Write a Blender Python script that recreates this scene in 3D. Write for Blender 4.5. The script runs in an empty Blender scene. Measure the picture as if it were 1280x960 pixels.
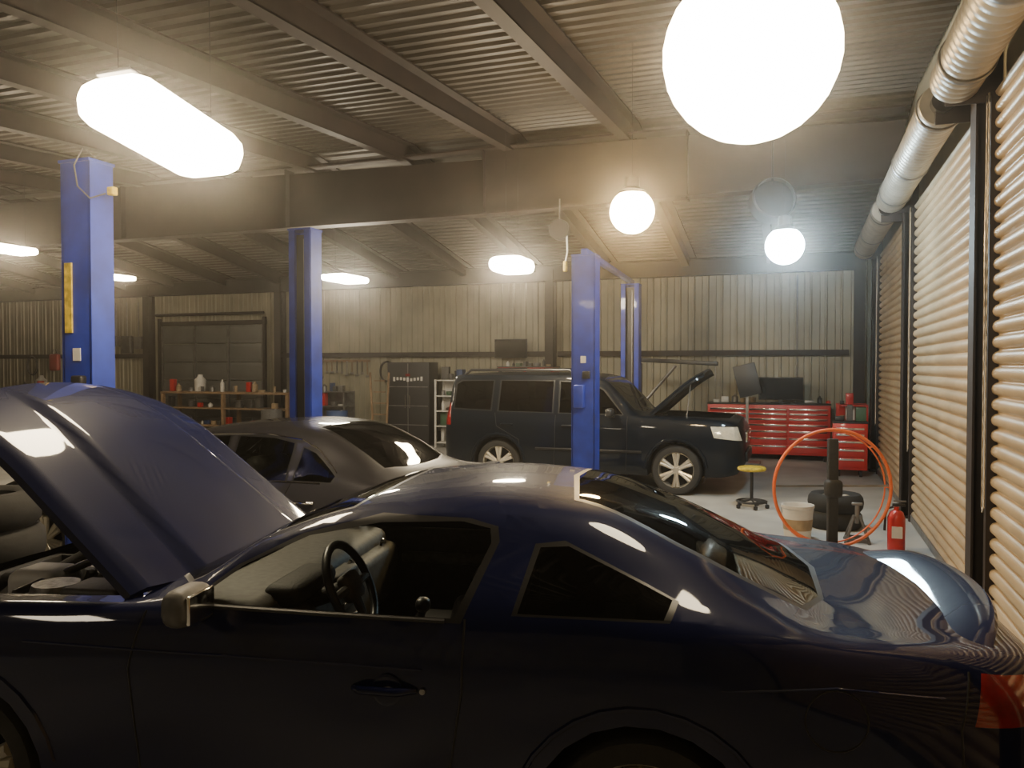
import bpy, bmesh, math, random
from mathutils import Vector, Matrix
from mathutils.bvhtree import BVHTree
random.seed(7)
A=math.radians(20); CA,SA=math.cos(A),math.sin(A)
def site(r,d): return (r*CA-d*SA, r*SA+d*CA)   # survey coordinates (right, ahead) -> building X,Y

# ---------------------------------------------------------------- materials
def mat(name,col,rough=.5,metal=0,var=.15,scale=8,bump=0,coat=0,bscale=None,col2=None,spec=.5,cr=.05):
    m=bpy.data.materials.new(name); m.use_nodes=True; nt=m.node_tree; b=nt.nodes['Principled BSDF']
    tc=nt.nodes.new('ShaderNodeTexCoord'); n=nt.nodes.new('ShaderNodeTexNoise'); n.inputs['Scale'].default_value=scale
    n.inputs['Detail'].default_value=3
    nt.links.new(tc.outputs['Object'],n.inputs['Vector'])
    r=nt.nodes.new('ShaderNodeValToRGB'); r.color_ramp.elements[0].position=.3; r.color_ramp.elements[1].position=.7
    c2=col2 if col2 else tuple(c*(1-var*2) for c in col)
    r.color_ramp.elements[0].color=(*c2,1); r.color_ramp.elements[1].color=(*col,1)
    nt.links.new(n.outputs['Fac'],r.inputs['Fac']); nt.links.new(r.outputs['Color'],b.inputs['Base Color'])
    b.inputs['Roughness'].default_value=rough; b.inputs['Metallic'].default_value=metal
    b.inputs['Specular IOR Level'].default_value=spec
    b.inputs['Coat Weight'].default_value=coat; b.inputs['Coat Roughness'].default_value=cr
    if bump:
        bp=nt.nodes.new('ShaderNodeBump'); bp.inputs['Strength'].default_value=bump; bp.inputs['Distance'].default_value=.01
        n2=nt.nodes.new('ShaderNodeTexNoise'); n2.inputs['Scale'].default_value=bscale or scale*3
        nt.links.new(tc.outputs['Object'],n2.inputs['Vector']); nt.links.new(n2.outputs['Fac'],bp.inputs['Height'])
        nt.links.new(bp.outputs['Normal'],b.inputs['Normal'])
    return m
def emis(name,col,s):
    m=bpy.data.materials.new(name); m.use_nodes=True; nt=m.node_tree; nt.nodes.clear()
    o=nt.nodes.new('ShaderNodeOutputMaterial'); e=nt.nodes.new('ShaderNodeEmission')
    e.inputs['Color'].default_value=(*col,1); e.inputs['Strength'].default_value=s
    nt.links.new(e.outputs[0],o.inputs[0]); return m
def glass(name,tint,refl=1.0,rough=.02):
    m=bpy.data.materials.new(name); m.use_nodes=True; nt=m.node_tree; nt.nodes.clear()
    o=nt.nodes.new('ShaderNodeOutputMaterial'); t=nt.nodes.new('ShaderNodeBsdfTransparent'); t.inputs[0].default_value=(*tint,1)
    g=nt.nodes.new('ShaderNodeBsdfGlossy'); g.inputs['Roughness'].default_value=rough
    f=nt.nodes.new('ShaderNodeFresnel'); f.inputs[0].default_value=1.5*refl; mx=nt.nodes.new('ShaderNodeMixShader')
    nt.links.new(f.outputs[0],mx.inputs[0]); nt.links.new(t.outputs[0],mx.inputs[1]); nt.links.new(g.outputs[0],mx.inputs[2])
    nt.links.new(mx.outputs[0],o.inputs[0]); return m

M={}
M['navy']=mat('paint_navy',(.0018,.0042,.034),.5,0,.1,3,coat=.75,spec=.06,cr=.04)
M['grey']=mat('paint_grey',(.034,.033,.039),.4,.2,.08,3,coat=.8,spec=.2)
M['teal']=mat('paint_black_blue',(.002,.005,.011),.45,0,.1,3,coat=.4,spec=.1)
M['trim']=mat('black_trim',(.012,.012,.013),.4)
M['rubber']=mat('rubber',(.022,.021,.02),.8,bump=.2)
M['alloy']=mat('alloy',(.6,.56,.48),.3,.8,.05)
M['chrome']=mat('chrome',(.8,.78,.75),.12,1,.03)
M['dark']=mat('dark_cavity',(.01,.01,.011),.8)
M['int']=mat('interior_charcoal',(.028,.026,.026),.7,0,.2,30,bump=.2)
M['int2']=mat('interior_grey',(.10,.095,.09),.6,0,.2,30)
M['red_l']=mat('taillight_red',(.26,.006,.008),.15,0,.2,20,coat=1)
M['lens']=mat('headlight_lens',(.75,.72,.6),.12,.3,.1,30,coat=1)
M['gclear']=glass('glass_clear',(.75,.8,.78))
M['gdark']=glass('glass_dark',(.08,.09,.09),1.0)
M['gmid']=glass('glass_mid',(.4,.42,.4),1.0)
M['blue']=mat('lift_blue',(.015,.042,.42),.45,.1,.2,5,bump=.05,coat=.3)
M['yellow']=mat('label_yellow',(.75,.55,.04),.5,0,.3,20)
M['steel']=mat('steel_grey',(.3,.29,.28),.4,.8,.2)
M['brown']=mat('primer_brown',(.024,.0145,.011),.65,.1,.25,3,bump=.1)
M['brownd']=mat('primer_brown_dark',(.018,.012,.010),.65,.1,.25,3,bump=.1)
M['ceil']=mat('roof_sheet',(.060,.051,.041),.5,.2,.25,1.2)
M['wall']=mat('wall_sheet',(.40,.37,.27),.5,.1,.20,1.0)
M['door']=mat('rolldoor_sheet',(.56,.43,.27),.42,.25,.15,2.0)
M['drum']=mat('galvanised',(.46,.42,.35),.42,.6,.15,6)
M['floor']=mat('concrete',(.48,.47,.44),.5,0,.16,1.5,bump=.15,bscale=40)
M['red']=mat('cabinet_red',(.52,.02,.02),.35,.1,.1,4,coat=.4)
M['orange']=mat('orange_paint',(.8,.16,.04),.4,0,.1,10)
M['wood']=mat('plywood',(.28,.18,.10),.6,0,.25,6,bump=.1)
M['white']=mat('white_plastic',(.62,.60,.56),.5,0,.08,10)
M['black']=mat('black_plastic',(.02,.02,.022),.4)
M['screen']=mat('screen_black',(.008,.009,.010),.12)
M['beige']=mat('cardboard',(.38,.28,.17),.8,0,.2,10)
M['green']=mat('green_plastic',(.04,.10,.05),.5)
M['blu2']=mat('blue_plastic',(.03,.06,.16),.5)
M['shut']=mat('sectional_door_grey',(.14,.14,.13),.5,.2,.15,2)
M['engine']=mat('engine_metal',(.32,.31,.29),.45,.7,.4,20,bump=.4)

# ---------------------------------------------------------------- mesh builder
class MB:
    def __init__(s): s.v=[]; s.f=[]; s.m=[]; s.mats=[]; s.sm=[]
    def mi(s,k):
        if k not in s.mats: s.mats.append(k)
        return s.mats.index(k)
    def add(s,vs,fs,k,smooth=False,T=None):
        b=len(s.v); i=s.mi(k)
        for v in vs:
            v=Vector(v); s.v.append(T@v if T else v)
        for f in fs: s.f.append([b+q for q in f]); s.m.append(i); s.sm.append(smooth)
    def box(s,c,d,k,R=None,bev=0,taper=1.0):
        T=Matrix.Translation(Vector(c))@(R.to_4x4() if R else Matrix())
        bm=bmesh.new(); bmesh.ops.create_cube(bm,size=1)
        for v in bm.verts:
            t=taper if v.co.z>0 else 1
            v.co=Vector((v.co.x*d[0]*t,v.co.y*d[1]*t,v.co.z*d[2]))
        if bev: bmesh.ops.bevel(bm,geom=list(bm.edges),offset=min(bev,min(d)*.45),segments=3,profile=.5,affect='EDGES')
        bm.verts.index_update()
        s.add([v.co.copy() for v in bm.verts],[[v.index for v in f.verts] for f in bm.faces],k,bool(bev),T); bm.free()
    def tube(s,pts,r,k,n=10,closed=False,caps=True):
        pts=[Vector(p) for p in pts]; N=len(pts); vs=[]; fs=[]
        rr=r if isinstance(r,(list,tuple)) else [r]*N
        up=None
        for i,p in enumerate(pts):
            if closed: t=(pts[(i+1)%N]-pts[i-1])
            else: t=pts[min(i+1,N-1)]-pts[max(i-1,0)]
            t=t.normalized() if t.length>1e-9 else Vector((0,0,1))
            if up is None:
                up=Vector((0,0,1)) if abs(t.z)<.9 else Vector((1,0,0))
            a=(up-t*up.dot(t)).normalized(); b=t.cross(a); up=a
            for j in range(n):
                q=2*math.pi*j/n; vs.append(p+(a*math.cos(q)+b*math.sin(q))*rr[i])
        for i in range(N if closed else N-1):
            for j in range(n):
                i2=(i+1)%N
                fs.append([i*n+j,i*n+(j+1)%n,i2*n+(j+1)%n,i2*n+j])
        if caps and not closed:
            fs.append(list(range(n))[::-1]); fs.append([(N-1)*n+j for j in range(n)])
        s.add(vs,fs,k,True)
    def cyl(s,p,q,r,k,n=20,r2=None): s.tube([p,q],[r,r if r2 is None else r2],k,n)
    def lathe(s,prof,k,n=32,T=None):
        vs=[];fs=[]
        for r,z in prof:
            for j in range(n):
                q=2*math.pi*j/n; vs.append((r*math.cos(q),r*math.sin(q),z))
        for i in range(len(prof)-1):
            for j in range(n): fs.append([i*n+j,i*n+(j+1)%n,(i+1)*n+(j+1)%n,(i+1)*n+j])
        s.add(vs,fs,k,True,T)
    def ring(s,c,R,r,k,T=None,n=40,m=10):
        pts=[]
        for i in range(n):
            q=2*math.pi*i/n; p=Vector((R*math.cos(q),R*math.sin(q),0))
            pts.append((T@p if T else p)+Vector(c))
        s.tube(pts,r,k,m,closed=True)
    def obj(s,name,parent=None,loc=None,rotz=0,sharp=40):
        me=bpy.data.meshes.new(name); me.from_pydata([tuple(v) for v in s.v],[],s.f)
        for k in s.mats: me.materials.append(M[k])
        me.polygons.foreach_set('material_index',s.m); me.polygons.foreach_set('use_smooth',s.sm)
        bm=bmesh.new(); bm.from_mesh(me); bmesh.ops.recalc_face_normals(bm,faces=bm.faces); bm.to_mesh(me); bm.free()
        me.update()
        me.set_sharp_from_angle(angle=math.radians(sharp))
        o=bpy.data.objects.new(name,me); bpy.context.collection.objects.link(o)
        if parent: o.parent=parent
        if loc is not None: o.location=loc
        o.rotation_euler[2]=rotz
        return o
def empty(name,loc=(0,0,0),rotz=0):
    o=bpy.data.objects.new(name,None); bpy.context.collection.objects.link(o); o.location=loc; o.rotation_euler[2]=rotz
    o.empty_display_size=.2; return o

# ---------------------------------------------------------------- pchip
def pchip(xs,ys):
    n=len(xs); h=[xs[i+1]-xs[i] for i in range(n-1)]; dl=[(ys[i+1]-ys[i])/h[i] for i in range(n-1)]
    m=[0]*n; m[0]=dl[0]; m[-1]=dl[-1]
    for i in range(1,n-1):
        if dl[i-1]*dl[i]<=0: m[i]=0
        else:
            w1=2*h[i]+h[i-1]; w2=h[i]+2*h[i-1]; m[i]=(w1+w2)/(w1/dl[i-1]+w2/dl[i])
    def f(x):
        i=0
        while i<n-2 and x>xs[i+1]: i+=1
        t=(x-xs[i])/h[i]; t2=t*t;t3=t2*t
        return (2*t3-3*t2+1)*ys[i]+(t3-2*t2+t)*h[i]*m[i]+(-2*t3+3*t2)*ys[i+1]+(t3-t2)*h[i]*m[i+1]
    return f

def cut(bm,faces,poly,ax,mi=None,delete=False):
    area=sum(poly[i][0]*poly[(i+1)%len(poly)][1]-poly[(i+1)%len(poly)][0]*poly[i][1] for i in range(len(poly)))
    if area<0: poly=poly[::-1]
    cur=list(faces)
    for i in range(len(poly)):
        a=poly[i]; b=poly[(i+1)%len(poly)]
        dx,dz=b[0]-a[0],b[1]-a[1]; L=math.hypot(dx,dz); nx,nz=dz/L,-dx/L
        if ax=='xz': co=Vector((a[0],0,a[1])); no=Vector((nx,0,nz))
        else: co=Vector((a[0],a[1],0)); no=Vector((nx,nz,0))
        ge=set(cur)
        for f in cur: ge.update(f.edges); ge.update(f.verts)
        res=bmesh.ops.bisect_plane(bm,geom=list(ge),dist=1e-5,plane_co=co,plane_no=no)
        cand=set(g for g in res['geom'] if isinstance(g,bmesh.types.BMFace) and g.is_valid)
        cand.update(f for f in cur if f.is_valid)
        cur=[f for f in cand if (f.calc_center_median()-co).dot(no)<0]
    if delete: bmesh.ops.delete(bm,geom=cur,context='FACES')
    elif mi is not None:
        for f in cur: f.material_index=mi
def grow(poly,e):
    cx=sum(p[0] for p in poly)/len(poly); cz=sum(p[1] for p in poly)/len(poly); o=[]
    for p in poly:
        L=math.hypot(p[0]-cx,p[1]-cz); k=(L+e)/L; o.append((cx+(p[0]-cx)*k,cz+(p[1]-cz)*k))
    return o
def circ(cx,cz,r,n=22): return [(cx+r*math.cos(2*math.pi*i/n),cz+r*math.sin(2*math.pi*i/n)) for i in range(n)]

def car_body(parent,st,paint,wins,tops,arches,extra=(),hole=None,shoulder=.17):
    """st rows: x,zb,w,zs,ws,zr,wr,zc"""
    xs=[r[0] for r in st]; F=[pchip(xs,[r[c] for r in st]) for c in range(1,8)]
    samp=[]
    for i in range(len(xs)-1):
        n=max(1,int(round((xs[i+1]-xs[i])/.055)))
        samp+= [xs[i]+(xs[i+1]-xs[i])*j/n for j in range(n)]
    samp.append(xs[-1])
    tt=list(range(9)); SUB=4
    bm=bmesh.new(); rows=[]
    for x in samp:
        zb,w,zs,ws,zr,wr,zc=[f(x) for f in F]
        K=[(w-.07,zb),(w-.02,zb+.07),(w,zb+(zs-zb)*.45),(w-.004,zs-shoulder),(ws,zs),
           ((ws+wr)/2+.012,(zs+zr)/2+.006),(wr,zr),(wr*.55,zr+(zc-zr)*.8),(0,zc)]
        fy=pchip(tt,[k[0] for k in K]); fz=pchip(tt,[k[1] for k in K])
        half=[(fy(i/SUB),fz(i/SUB)) for i in range(8*SUB+1)]
        pts=[(-y,z) for y,z in half]+[(y,z) for y,z in half[:-1][::-1]]
        rows.append([bm.verts.new((x,y,z)) for y,z in pts])
    for a,b in zip(rows,rows[1:]):
        for j in range(len(a)-1): bm.faces.new((a[j],a[j+1],b[j+1],b[j]))
    bm.faces.new(rows[0]); bm.faces.new(rows[-1][::-1])
    keys=[paint,'trim']
    def mi(k):
        if k not in keys: keys.append(k)
        return keys.index(k)
    bmesh.ops.recalc_face_normals(bm,faces=bm.faces)
    tmp=bm.copy(); bvh=BVHTree.FromBMesh(tmp); 
    def side(sg,poly,ymin=.4):
        x0=min(p[0] for p in poly)-.1;x1=max(p[0] for p in poly)+.1
        return [f for f in bm.faces if f.calc_center_median().y*sg>ymin and x0<f.calc_center_median().x<x1]
    for poly,k,tr in wins:
        for sg in(-1,1):
            kk=k[0 if sg<0 else 1]
            if tr: 
                g=grow(poly,tr); cut(bm,side(sg,g),g,'xz',1)
            if kk is None: cut(bm,side(sg,poly),poly,'xz',delete=True)
            else: cut(bm,side(sg,poly),poly,'xz',mi(kk))
    for poly,k,zmin in tops:
        if k!='DEL':
            g=grow(poly,.025); cut(bm,[f for f in bm.faces if f.calc_center_median().z>zmin],g,'xy',1)
        fs=[f for f in bm.faces if f.calc_center_median().z>zmin]
        cut(bm,fs,poly,'xy',None if k=='DEL' else mi(k),delete=(k=='DEL'))
    for cx,cz,r in arches:
        g=circ(cx,cz,r)
        for sg in(-1,1): cut(bm,[f for f in side(sg,g,.5)],g,'xz',delete=True)
    for poly,k in extra:
        for sg in(-1,1): cut(bm,side(sg,poly,.3),poly,'xz',mi(k))
    me=bpy.data.meshes.new('body_shell'); bm.to_mesh(me); bm.free()
    for k in keys: me.materials.append(M[k])
    for p in me.polygons: p.use_smooth=True
    me.set_sharp_from_angle(angle=math.radians(38))
    o=bpy.data.objects.new('body_shell',me); bpy.context.collection.objects.link(o); o.parent=parent
    return bvh,tmp
def seam(mb,bvh,pts,r,k,sides=(-1,1),off=.0,n=14):
    for sg in sides:
        out=[]
        for a,b in zip(pts,pts[1:]):
            for i in range(n):
                x=a[0]+(b[0]-a[0])*i/n; z=a[1]+(b[1]-a[1])*i/n
                h=bvh.ray_cast(Vector((x,sg*3,z)),Vector((0,-sg,0)))
                if h[0]: out.append(h[0]+Vector((0,sg*off,0)))
        if len(out)>1: mb.tube(out,r,k,6)
def wheel(parent,name,x,sg,yout,r,w,spk,rimk='alloy'):
    mb=MB(); T=Matrix.Translation((x,0,r))@Matrix.Rotation(math.radians(90)*(1),4,'X')
    def L(prof,k,n=36): mb.lathe([(a,(-sg)*b) for a,b in prof],k,n,T)
    y0=yout-w
    L([(r*.66,y0),(r*.9,y0+.005),(r*.985,y0+.04),(r,y0+w*.3),(r,y0+w*.7),(r*.985,yout-.04),(r*.92,yout-.006),(r*.8,yout),(r*.71,yout-.012),(r*.70,yout-.03)],'rubber')
    L([(r*.73,yout-.02),(r*.70,yout-.015),(r*.67,yout-.03),(r*.64,yout-.10),(r*.64,y0)],rimk)
    L([(r*.64,yout-.12),(0.001,yout-.12)],'dark')
    L([(r*.2,yout-.07),(r*.2,yout-.035),(r*.15,yout-.028),(.001,yout-.026)],rimk,20)
    for i in range(spk):
        a=2*math.pi*i/spk+math.pi/2
        for da in(-.13,.13):
            p=Vector((x+math.cos(a+da*.6)*r*.13,sg*(yout-.045),r+math.sin(a+da*.6)*r*.13))
            q=Vector((x+math.cos(a+da)*r*.67,sg*(yout-.03),r+math.sin(a+da)*r*.67))
            mb.tube([p,q],[.024,.030],rimk,8)
    o=mb.obj(name,parent)
def wells(parent,arches,w):
    mb=MB()
    for cx,cz,r in arches:
        for sg in(-1,1):
            pts=circ(cx,cz,r+.01,28); vs=[];fs=[]
            for p in pts: vs+=[(p[0],sg*(w-.035),p[1]),(p[0],sg*(w-.36),p[1])]
            n=len(pts)
            for i in range(n):
                if pts[i][1]>cz-.12: fs.append([2*i,2*((i+1)%n),2*((i+1)%n)+1,2*i+1])
            fs.append([2*i+1 for i in range(n) if pts[i][1]>cz-.14])
            mb.add(vs,fs,'dark')
    return mb.obj('wheel_wells',parent)
def hood(parent,paint,hx,hz,L,w0,w1,th,bulge=.02,droop=.10):
    nu,nv=30,60; vs=[];fs=[]; c,s=math.cos(th),math.sin(th)
    for i in range(nu+1):
        t=i/nu
        for j in range(nv+1):
            q=-1+2*j/nv
            wid=w0+(w1-w0)*t; 
            u=L*t*(1+.06*(1-q*q))-.10*(1-q*q)*(1-t)
            if t>.8: wid-= (t-.8)**2*2.0
            y=q*wid
            h=.035*(1-q*q)-droop*max(0,t-.55)**2/.2
            cw=.34+.16*(1-t)
            bb=max(0,min(1,(cw-abs(y))/.05)); bb=bb*bb*(3-2*bb)
            h+=bulge*bb*min(1,(1-t)*6)
            h-=.03*max(0,abs(q)-.93)/.07
            vs.append((hx-u*c+h*s,y,hz+u*s+h*c))
    W=nv+1
    for i in range(nu):
        for j in range(nv): fs.append([i*W+j,i*W+j+1,(i+1)*W+j+1,(i+1)*W+j])
    mb=MB(); mb.add(vs,fs,paint,True)
    off=Vector((-s*.03,0,-c*.03))
    vin=[Vector(v)+off for v in vs]
    mb.add(vin,[f[::-1] for f in fs],'dark',True)
    border=[j for j in range(W)]+[i*W+nv for i in range(1,nu+1)]+[nu*W+j for j in range(nv-1,-1,-1)]+[i*W for i in range(nu-1,0,-1)]
    allv=[vs[i] for i in border]+[vin[i] for i in border]; n=len(border)
    mb.add(allv,[[i,(i+1)%n,n+(i+1)%n,n+i] for i in range(n)],paint)
    for y in(-.45,-.15,.15,.45):
        p=Vector((hx-.15*c-.045*s,y,hz+.15*s-.045*c)); q=Vector((hx-(L-.2)*c-.05*s,y*.8,hz+(L-.2)*s-.06*c))
        mb.tube([p,q],.02,'dark',6)
    mb.obj('raised_hood',parent,sharp=60)
    m2=MB(); m2.tube([(hx-.75*c-.03*s,w0*.86,hz-.02),(hx-.80*c-.03,w0*.80,hz+.78*s-.05)],.008,'steel',8); m2.obj('hood_prop_rod',parent)
def seat(mb,x,y,z,k='int'):
    Rb=Matrix.Rotation(math.radians(16),3,'Y')
    mb.box((x,y,z),(.52,.50,.16),k,bev=.06)
    mb.box((x+.32,y,z+.33),(.15,.50,.62),k,Rb,bev=.07)
    mb.box((x+.27,y-.21,z+.28),(.16,.09,.45),k,Rb,bev=.04); mb.box((x+.27,y+.21,z+.28),(.16,.09,.45),k,Rb,bev=.04)
    mb.box((x+.44,y,z+.72),(.11,.26,.19),k,Rb,bev=.05)
    for q in(-.06,.06): mb.cyl((x+.40,y+q,z+.58),(x+.44,y+q,z+.70),.008,'chrome',8)
def steering(mb,c,R=.185,tilt=25):
    T=Matrix.Rotation(math.radians(90-tilt),4,'Y')
    mb.ring(c,R,.018,'black',T,36,10); c=Vector(c)
    mb.box(c,(.06,.14,.12),'int2',Matrix.Rotation(math.radians(-tilt),3,'Y'),bev=.025)
    for a in(0,180,270):
        q=math.radians(a); p=T@Vector((-math.sin(q)*R,math.cos(q)*R,0)); mb.tube([c,c+p],[.024,.016],'int2',8)
    mb.cyl(c,c+Vector((-.4,0,-.15)),.035,'int')
def mirrors(parent,x,y,z,k):
    for sg in(-1,1):
        mb=MB(); mb.box((x,sg*(y+.10),z+.04),(.11,.20,.13),k,bev=.045)
        mb.box((x+.05,sg*(y+.10),z+.04),(.015,.16,.10),'chrome',bev=.006)
        mb.box((x-.01,sg*(y-.01),z-.02),(.07,.10,.04),'trim',bev=.015)
        mb.obj('wing_mirror_'+('l' if sg<0 else 'r'),parent)

# ================================================================ COUPE
cx,cy=site(.576,3.477)
coupe=empty('sports_coupe',(cx,cy,0),math.radians(10.4))
WB=2.58
st=[(-3.56,.30,.60,.60,.52,.66,.38,.68),(-3.42,.22,.80,.74,.72,.80,.55,.82),(-3.05,.18,.91,.89,.83,.92,.70,.94),
(-2.64,.18,.935,.96,.86,.975,.74,.99),(-2.1,.18,.935,.99,.865,1.0,.76,1.01),(-1.93,.18,.935,1.0,.87,1.01,.77,1.03),(-1.75,.18,.935,1.01,.87,1.04,.75,1.10),
(-1.41,.18,.93,1.015,.875,1.24,.675,1.275),(-1.05,.18,.93,1.02,.88,1.345,.615,1.39),(-.6,.18,.93,1.025,.88,1.38,.59,1.43),
(-.22,.18,.93,1.03,.885,1.35,.585,1.405),(.13,.18,.94,1.03,.895,1.225,.61,1.305),(.42,.2,.94,1.02,.885,1.095,.665,1.175),
(.64,.22,.935,1.0,.87,1.02,.70,1.06),(.90,.25,.92,.985,.84,1.0,.66,1.02),(1.08,.28,.89,.965,.79,.98,.60,1.0),(1.22,.32,.82,.94,.70,.965,.50,.98),(1.31,.36,.73,.91,.60,.94,.42,.955),(1.36,.42,.62,.87,.48,.90,.32,.91)]
doorwin=[(-1.63,1.035),(-1.47,1.155),(-1.24,1.26),(-.97,1.312),(-.66,1.325),(-.55,1.305),(-.54,1.26),(-.64,1.03)]
quarter=[(-.42,1.055),(.07,1.06),(.10,1.11),(-.26,1.255),(-.36,1.25)]
wsh=[(-1.93,-.25),(-1.90,-.45),(-1.74,-.66),(-1.12,-.555),(-1.06,-.3),(-1.05,0),(-1.06,.3),(-1.12,.555),(-1.74,.66),(-1.90,.45),(-1.93,.25)]
rgl=[(-.24,-.49),(.13,-.545),(.53,-.655),(.64,-.45),(.69,0),(.64,.45),(.53,.655),(.13,.545),(-.24,.49),(-.28,0)]
bay=[(-3.33,-.45),(-3.2,-.62),(-2.6,-.72),(-1.98,-.74),(-1.98,.74),(-2.6,.72),(-3.2,.62),(-3.33,.45)]
arch=[(0,.345,.385),(-WB,.345,.385)]
tail=[(1.01,.79),(1.30,.77),(1.32,.89),(1.05,.935)]
bvh,tb=car_body(coupe,st,'navy',[(doorwin,(None,'gclear'),.03),(quarter,('gdark','gdark'),.022)],
   [(wsh,'gclear',1.0),(rgl,'gdark',.99),(bay,'DEL',.75)],arch,[(tail,'red_l')])
for sg in(-1,1):
    wheel(coupe,'wheel_rear_'+str(sg+2),0,sg,.915,.345,.25,5); wheel(coupe,'wheel_front_'+str(sg+2),-WB,sg,.915,.345,.25,5)
wells(coupe,arch,.935)
hood(coupe,'navy',-1.90,1.05,1.20,.80,.70,math.radians(40),bulge=.035)
mb=MB()
seam(mb,bvh,[(-1.80,1.0),(-1.84,.8),(-1.80,.5),(-1.78,.25)],.004,'trim')
seam(mb,bvh,[(-.60,1.03),(-.60,.8),(-.66,.4),(-.70,.25)],.004,'trim')
seam(mb,bvh,[(1.01,.94),(.97,.78),(.98,.6)],.004,'trim')
for sg in(-1,):
    out=[]
    for i in range(25):
        q=2*math.pi*i/24; h=bvh.ray_cast(Vector((.60+.095*math.cos(q),sg*3,.79+.095*math.sin(q))),Vector((0,-sg,0)))
        if h[0]: out.append(h[0])
    mb.tube(out,.003,'trim',6)
mb.obj('panel_gaps',coupe)
mb=MB(); seam(mb,bvh,[(-2.28,.872),(-1.5,.868),(-.68,.862)],.006,'navy'); 
seam(mb,bvh,[(.25,.86),(.6,.89),(.95,.87)],.005,'navy')
seam(mb,bvh,[(.44*math.cos(math.radians(a)),.345+.44*math.sin(math.radians(a))) for a in range(12,170,12)],.010,'navy',n=4)
seam(mb,bvh,[(-WB+.44*math.cos(math.radians(a)),.345+.44*math.sin(math.radians(a))) for a in range(12,170,12)],.010,'navy',n=4)
mb.obj('body_creases',coupe)
mb=MB(); seam(mb,bvh,[(-1.64,1.024),(-.62,1.02)],.009,'trim',n=20); mb.obj('belt_moulding',coupe)
mb=MB()
for sg in(-1,1):
    mb.lathe([(.001,0),(.05,0),(.055,.01),(.045,.012),(.001,.004)],'navy',24,Matrix.Translation((-.86,sg*.925,.79))@Matrix.Rotation(-sg*math.pi/2,4,'X'))
    mb.tube([(-.98,sg*.93,.79),(-.95,sg*.962,.795),(-.82,sg*.966,.797),(-.76,sg*.93,.793)],[.012,.015,.015,.011],'navy',10)
    mb.cyl((-.735,sg*.925,.793),(-.735,sg*.938,.793),.010,'steel',14)
mb.obj('door_handles',coupe)
mirrors(coupe,-1.56,.90,1.03,'int2')
# spoiler: low ducktail on the boot lid, following the rounded tail in plan
mb=MB(); vs=[];fs=[]; N=56
prof=[(-.17,-.012),(-.10,.012),(-.03,.038),(.04,.056),(.075,.058),(.085,.046),(.07,.01),(.03,-.03),(-.06,-.04)]
for i in range(N+1):
    q=-1+2*i/N; a=abs(q); y=q*.70; x0=1.23-.15*a**2.0; k=1-.80*a**4; kx=1-.35*a**4
    for px,pz in prof: vs.append((x0+px*kx,y,.975+.012*(1-a*a)-.018*a**4+pz*k))
P=len(prof)
for i in range(N):
    for j in range(P): fs.append([i*P+j,i*P+(j+1)%P,(i+1)*P+(j+1)%P,(i+1)*P+j])
fs.append(list(range(P))); fs.append([N*P+j for j in range(P)])
mb.add(vs,fs,'navy',True)
mb.obj('rear_spoiler',coupe)
mb=MB()
for sg in(-1,1):
    for i in range(3): mb.box((1.36-.04*i,sg*(.34+.12*i),.78),(.03,.10,.17),'red_l',Matrix.Rotation(-sg*.35,3,'Z'),bev=.012)
mb.box((1.365,0,.78),(.02,.5,.16),'trim',bev=.008); mb.box((1.37,0,.52),(.02,.34,.17),'white',bev=.004)
mb.obj('tail_lamps',coupe)
mb=MB()
for sg in(-1,1): mb.lathe([(.001,0),(.07,.0),(.08,-.03)],'lens',24,Matrix.Translation((-3.56,sg*.5,.66))@Matrix.Rotation(-math.pi/2,4,'Y'))
mb.box((-3.57,0,.6),(.03,.7,.16),'trim',bev=.01); mb.obj('front_grille',coupe)
# interior
mb=MB()
mb.box((-.6,0,.27),(3.3,1.20,.10),'dark'); mb.box((-.95,0,.30),(1.7,1.62,.06),'int')
seat(mb,-.95,-.38,.52); seat(mb,-.95,.38,.52); mb.box((-.2,0,.60),(.5,1.15,.2),'int',bev=.06); mb.box((.10,0,.80),(.16,1.15,.55),'int',Matrix.Rotation(math.radians(25),3,'Y'),bev=.05)
mb.box((.42,0,.95),(.55,1.15,.03),'int',bev=.01)
mb.box((-1.62,0,.90),(.40,1.58,.20),'int2',bev=.07); mb.box((-1.50,0,.78),(.30,1.5,.30),'int2',bev=.05)
mb.box((-1.42,-.38,.98),(.16,.42,.09),'int',bev=.04); mb.box((-1.40,.0,.80),(.10,.26,.30),'int2',bev=.02)
for z in(.72,.80,.88): mb.box((-1.345,0,z),(.01,.2,.03),'steel',bev=.003)
for y in(-.72,.12,.60,-.14):
    mb.lathe([(.001,0),(.03,0),(.04,.012),(.045,.0)],'chrome',16,Matrix.Translation((-1.40,y,.92))@Matrix.Rotation(math.pi/2,4,'Y'))
mb.box((-1.0,0,.50),(1.0,.22,.28),'int2',bev=.05); mb.cyl((-1.05,0,.6),(-1.0,0,.78),.018,'black'); mb.box((-1.0,0,.8),(.07,.07,.07),'black',bev=.03)
for sg in(-1,1):
    mb.box((-1.12,sg*.845,.70),(1.1,.05,.56),'int',bev=.02); mb.box((-1.05,sg*.80,.82),(.6,.07,.06),'int2',bev=.025)
steering(mb,(-1.20,-.38,.98)); 
mb.box((-1.18,0,1.30),(.03,.22,.06),'black',bev=.015)
mb.obj('cabin_interior',coupe)
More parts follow.
